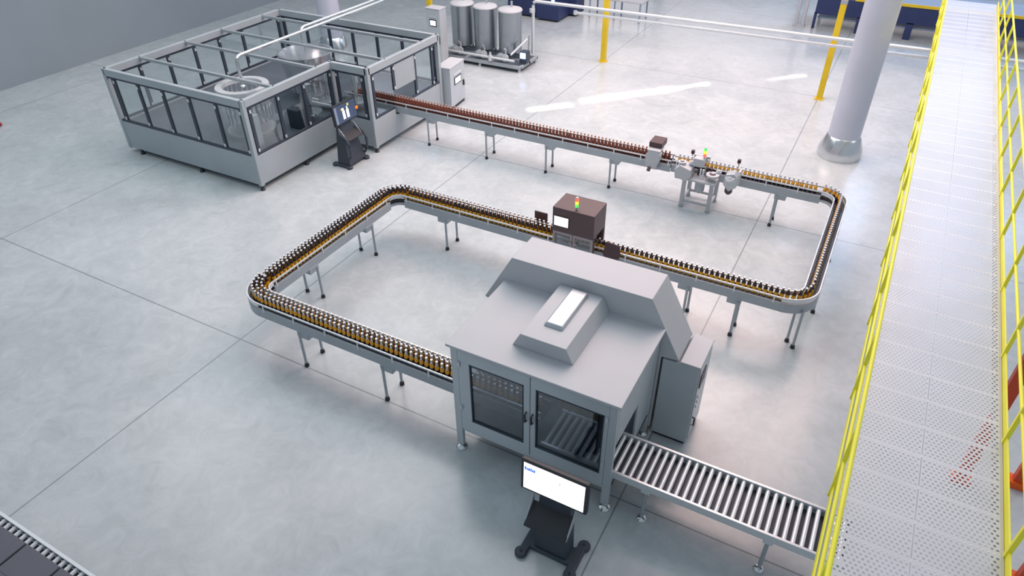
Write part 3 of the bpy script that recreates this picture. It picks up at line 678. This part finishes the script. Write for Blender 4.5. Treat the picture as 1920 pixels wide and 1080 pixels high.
obj('control_screen', B(-1.78, -1.62, 12.22, 12.27, .35, .50), 'blue_glow', t, .006)
obj('control_box', B(-1.82, -1.6, 12.27, 12.5, .2, .52), 'dark', t, .01)
obj('sensor_post', MB().tube([(-1.9, 12.95, .15), (-1.86, 12.95, .78)], .02, 8), 'frame_grey', t, smooth=True)
obj('diagonal_pipe', MB().tube([(-2.0, 12.1, .45), (-1.85, 12.8, .72)], .03, 8), 'rod', t, smooth=True)
for x, lb in ((-3.93, 'left of the three steel tanks, beside the slim grey cabinet'), (-3.16, 'middle one of the three upright steel tanks'), (-2.35, 'right of the three steel tanks, nearest the white pipes')):
    t = thing('steel_tank', lb, 'tank', (x, 12.72, .18), 0, 'tanks on the skid')
    obj('shell', MB().lathe([(.33, .36), (.33, 1.44), (.335, 1.45), (.335, 1.47)], (x, 12.72, 0), 32), 'tank', t, smooth=True)
    obj('lid', MB().lathe([(.345, 1.46), (.35, 1.48), (.33, 1.51), (.2, 1.545), (0, 1.56)], (x, 12.72, 0), 32), 'white_panel', t, smooth=True)
    obj('bottom_cone', MB().lathe([(.05, .22), (.33, .37)], (x, 12.72, 0), 24), 'tank', t, smooth=True)
    for k in range(3):
        a = 2*PI*k/3+.5; obj('leg', MB().tube([(x+.28*math.cos(a), 12.72+.28*math.sin(a), .183), (x+.28*math.cos(a), 12.72+.28*math.sin(a), .45)], .025, 8), 'tank', t, smooth=True)
    obj('inlet', MB().tube([(x+.05, 12.72, 1.54), (x+.05, 12.72, 1.72)], .03, 8), 'chrome', t, smooth=True)

# slim cabinets
def slim(label, x0, x1, y0, y1, h, rz, face):
    c = ((x0+x1)/2, (y0+y1)/2)
    t = thing('slim_cabinet', label, 'cabinet', (c[0], c[1], 0), rz); w, d = (x1-x0)/2, (y1-y0)/2
    K = dict(parent=t, local=True)
    obj('body', B(-w, w, -d, d, .08, h), 'steel_panel', bevel=.008, **K)
    obj('plinth', B(-w+.02, w-.02, -d+.02, d-.02, 0, .08), 'black', **K)
    obj('top_cover', B(-w-.01, w+.01, -d-.01, d+.01, h, h+.025), 'white_panel', bevel=.004, **K)
    def fb(a0, a1, z0, z1, t0, t1):
        return B(a0, a1, -d-t1, -d-t0, z0, z1) if face == 'front' else B(w+t0, w+t1, a0, a1, z0, z1)
    e = w if face == 'front' else d
    obj('display_bezel', fb(-e*.5, e*.5, h-.46, h-.27, 0, .01), 'dark', bevel=.003, **K)
    obj('display', fb(-e*.38, e*.38, h-.43, h-.30, .01, .014), 'lightwhite', **K)
    obj('slot_plate', fb(-e*.5, e*.5, h-.22, h-.18, 0, .012), 'rod', **K)
    obj('handle', fb(e*.7, e*.82, h*.42, h*.55, 0, .03), 'black', **K)
    return t
slim('slim grey cabinet with white display, standing left of the tanks', -4.33, -3.87, 11.45, 11.78, 1.58, 0, 'front')
slim('short grey cabinet with white slot at the right rear corner of the filler', -2.32, -1.95, 8.84, 9.62, 1.04, math.radians(6), 'side')

# ------------------------------------------------------------------ walkway
ang = math.radians(-.7576)
t = thing('walkway', 'raised perforated metal walkway with yellow guard rails along the right side', 'walkway', (8.41, 0, 0), ang)
K = dict(parent=t, local=True)
ZD = 2.4; HW = .53; YA, YE = -7.5, 15.0
def perforated(x0, x1, y0, y1, p=.034, rh=.0104):
    V = []; Fc = []; nx = int((x1-x0)/p); px = (x1-x0)/nx; ny = int((y1-y0)/p); py = (y1-y0)/ny
    for j in range(ny):
        ya = y0+j*py; yb = ya+py
        xs = [x0+i*px for i in range(nx+1)] if j % 2 == 0 else [x0+(i+.5)*px for i in range(nx)]
        if j % 2:
            for a, b in ((x0, x0+.5*px), (x1-.5*px, x1)):
                o = len(V); V += [(a, ya, ZD), (b, ya, ZD), (b, yb, ZD), (a, yb, ZD)]; Fc.append((o, o+1, o+2, o+3))
        o0 = len(V)
        for x in xs: V += [(x, ya, ZD), (x, yb, ZD)]
        for i in range(len(xs)-1):
            q = [o0+2*i, o0+2*i+2, o0+2*i+3, o0+2*i+1]; o = len(V); cxx, cyy = (xs[i]+xs[i+1])/2, (ya+yb)/2
            for k in range(8): V.append((cxx+rh*math.cos(-3*PI/4+k*PI/4), cyy+rh*math.sin(-3*PI/4+k*PI/4), ZD))
            for s_ in range(4):
                k = 2*s_; Fc.append((q[s_], q[(s_+1) % 4], o+(k+2) % 8, o+k+1, o+k))
    mb = MB(); mb.v = V; mb.f = Fc; mb.m = [0]*len(Fc); return mb
obj('deck_panel', perforated(-HW, -.004, -3.2, YE), 'deckplate', **K)
obj('deck_panel', perforated(.004, HW, -3.2, YE), 'deckplate', **K)
obj('deck_panel', B(-HW, HW, YA, -3.2, ZD-.004, ZD), 'deckplate', **K)
for sx in (-1, 1): obj('stringer', B(sx*HW-.02 if sx < 0 else HW-.0, sx*HW+.0 if sx < 0 else HW+.02, YA, YE, ZD-.16, ZD-.001), 'white_panel', **K)
y = -3.0; cb = None
while y < 14.9:
    if cb is None: cb = obj('cross_bar', B(-HW+.01, HW-.01, y-.017, y+.017, ZD-.006, ZD-.0004), 'barplate', **K); yy = y
    else: c = cb.copy(); COL.objects.link(c); c.parent = t; c.location = (0, y-yy, 0)
    y += .34
for sx in (-1, 1):
    xr = sx*(HW+.03)
    gr = obj('guard_rail', MB().tube([(xr, YA, ZD+.67), (xr, YE, ZD+.67)], .0165, 10), 'yellow', smooth=True, **K)
    obj('knee_rail', MB().tube([(xr, YA, ZD+.335), (xr, YE, ZD+.335)], .014, 10), 'yellow', gr, smooth=True, local=True)
    obj('toe_board', B(xr-.006, xr+.006, YA, YE, ZD-.02, ZD+.07), 'yellow', gr, local=True)
    y = -6.7+.02; k = 0
    while y < YE:
        p = obj('rail_post', B(xr-.016+sx*.0, xr+.016+sx*.0, y-.016, y+.016, ZD-.06, ZD+.66), 'yellow', gr, local=True) if k == 0 else None
        if k == 0: p0 = p; py0 = y
        else: c = p0.copy(); COL.objects.link(c); c.parent = gr; c.location = (0, y-py0, 0)
        y += 1.145; k += 1
for yy in (-6.5,):
    for sx in (-1, 1): obj('support_post', B(sx*(HW-.06)-.05, sx*(HW-.06)+.05, yy-.05, yy+.05, 0, ZD-.16), 'white_panel', **K)

# ------------------------------------------------------------------ orange rack at the right
t = thing('pallet_rack', 'orange-red storage rack frame right of the walkway, seen past its railing', 'rack', (10.2, 1.9, 0))
for x, y in ((9.42, 2.14), (10.0, 2.36), (9.98, .95)):
    up = obj('upright', MB().box(x-.06, x+.06, y-.05, y+.05, .02, 2.2), 'orange', t, .01)
    obj('foot_plate', B(x-.1, x+.1, y-.08, y+.08, 0, .09), 'orange_foot', up, .006)
obj('rack_beam', B(9.94, 10.06, .95, 2.36, 1.9, 2.03), 'orange', t, .01)
obj('brace', MB().tube([(9.42, 2.14, 2.0), (10.0, 2.36, 1.0)], .025, 8), 'orange', t)

# ------------------------------------------------------------------ far background
t = thing('dark_machine', 'low dark machine block with a small blue lamp behind the tanks', 'machine', (-3.6, 17.6, 0))
obj('base_block', B(-3.68, -2.85, 17.0, 17.95, .06, .52), 'navy', t, .02)
obj('rear_block', B(-4.9, -3.7, 17.2, 18.4, .06, 1.05), 'navy', t, .02)
obj('upper_deck', B(-3.7, -2.6, 17.9, 18.6, .06, .8), 'navy', t, .02)
obj('blue_lamp', MB().lathe([(.05, .52), (.06, .56), (.05, .62), (0, .64)], (-3.3, 17.5, 0), 12), 'blue_glow', t, smooth=True)
obj('skid_feet', MB().box(-3.6, -2.9, 17.05, 17.2, 0, .06).box(-4.8, -3.8, 17.3, 17.5, 0, .06).box(-3.6, -2.7, 18.2, 18.4, 0, .06), 'black', t)
t = thing('work_bench', 'pale bench on thin legs at the top edge, left of the centre yellow post', 'bench', (-1.4, 18.4, 0))
obj('bench_top', B(-2.3, -.3, 18.1, 18.9, .62, .68), 'white_panel', t, .01)
for x in (-2.2, -1.3, -.4):
    for y in (18.15, 18.85): obj('leg', MB().tube([(x, y, 0), (x, y, .62)], .03, 8), 'bluegrey', t, smooth=True)
t = thing('dark_platform', 'long dark blue platform with yellow top edge on legs at upper right', 'platform', (8, 20.6, 0))
obj('side_beam', B(4.8, 15.5, 20.2, 20.32, .46, .98), 'navy', t, .01)
obj('top_deck', B(4.8, 15.5, 20.32, 22.0, .9, .97), 'bluegrey', t)
obj('yellow_edge', B(5.9, 15.5, 20.16, 20.2, .97, 1.05), 'post_yellow', t)
for x, w in ((4.83, .04), (6.12, .04), (7.6, .1), (9.6, .1), (11.6, .1), (15.3, .1)):
    obj('leg', B(x-w, x+w, 20.2, 20.32, 0, .5), 'navy', t)
    obj('leg', B(x-w, x+w, 21.8, 21.92, 0, .9), 'navy', t)
obj('lower_tray', B(4.9, 15.4, 20.34, 21.9, .3, .36), 'bluegrey', t, .01)
t = thing('pale_stanchion', 'pair of slim pale uprights standing left of the dark platform', 'post', (4.4, 20.3, 0))
for x in (4.28, 4.5): obj('upright', B(x-.05, x+.05, 20.25, 20.35, .03, 2.2), 'white_panel', t, .01)
obj('base_plate', B(4.2, 4.58, 20.2, 20.4, 0, .03), 'white_panel', t)
obj('tie_bar', B(4.28, 4.5, 20.27, 20.33, 1.0, 1.1), 'white_panel', t)
b = obj('red_bumper', MB().tube([(-11.65, 2.96, .06), (-11.3, 3.0, .06), (-11.16, 3.02, .06), (-11.1, 3.03, .055), (-11.07, 3.035, .05)], [.06, .06, .055, .04, .012], 12), 'red', smooth=True)
tag(b, 'small red rounded bumper lying on the floor at the left picture edge', 'bumper')

# ------------------------------------------------------------------ light
w = bpy.data.worlds.new('world'); scene.world = w; w.use_nodes = True
bg = w.node_tree.nodes['Background']; bg.inputs[0].default_value = (.74, .87, 1.0, 1); bg.inputs[1].default_value = .46
def area(name, loc, size, energy, color, target):
    l = bpy.data.lights.new(name, 'AREA'); l.shape = 'RECTANGLE'; l.size, l.size_y = size; l.energy = energy; l.color = color
    o = bpy.data.objects.new(name, l); COL.objects.link(o); o.location = loc
    o.rotation_euler = (Vector(target)-Vector(loc)).to_track_quat('-Z', 'Y').to_euler(); return o
area('ceiling_light', (-4, 9, 9.8), (16, 9), 590, (1, .97, .95), (-3, 8, 0))
area('warm_glare_light', (4, 11.5, 9.4), (9, 8), 1300, (1, .68, .61), (3, 8.5, 0))  # pink lamp added to imitate the warm glare over the back floor
area('centre_fill_light', (.5, 5.2, 9.8), (7, 4), 330, (1, .95, .95), (.5, 5.0, 0))  # unseen fill, added to brighten the floor inside the conveyor loop
area('cabinet_fill_light', (4.9, .45, 1.61), (1.5, .5), 5.5, (.95, .98, 1), (4.9, .45, 0))  # unseen fill, added to lighten the packing cabinet interior
area('side_ceiling_light', (13, 8, 9.2), (5, 14), 270, (1, .93, .93), (9, 6, 0))
area('left_ceiling_light', (-8, 0, 9.8), (8, 8), 175, (.95, 1, 1), (-7, 1, 0))
area('blue_tint_light', (10, 24, 9.0), (8, 6), 700, (.45, .65, 1), (8.5, 18, 0))  # unseen blue lamp, added to tint the far right end
def strip(name, loc, size, rz, energy, spread):
    o = area(name, loc, size, energy, (1, .92, .80), (loc[0], loc[1], 0)); o.rotation_euler = (0, 0, rz); o.data.spread = spread; return o
for nm, x, y, ln, wd, en in (('sun_patch_light', .15, 10.2, 1.1, .22, 60), ('sun_patch_light', 1.6, 11.9, 2.6, .3, 190), ('sun_patch_light', 2.9, 13.3, 1.0, .14, 40), ('sun_patch_light', 5.0, 15.1, 1.1, .12, 34)):  # narrow overhead lamps added to imitate sun patches on the floor
    strip(nm, (x, y, 8.6), (ln, wd), math.radians(47), en*.04, math.radians(2.2))

vs = scene.view_settings
vs.view_transform = 'Standard'; vs.look = 'None'; vs.gamma = 1; vs.use_curve_mapping = False; vs.exposure = 0.
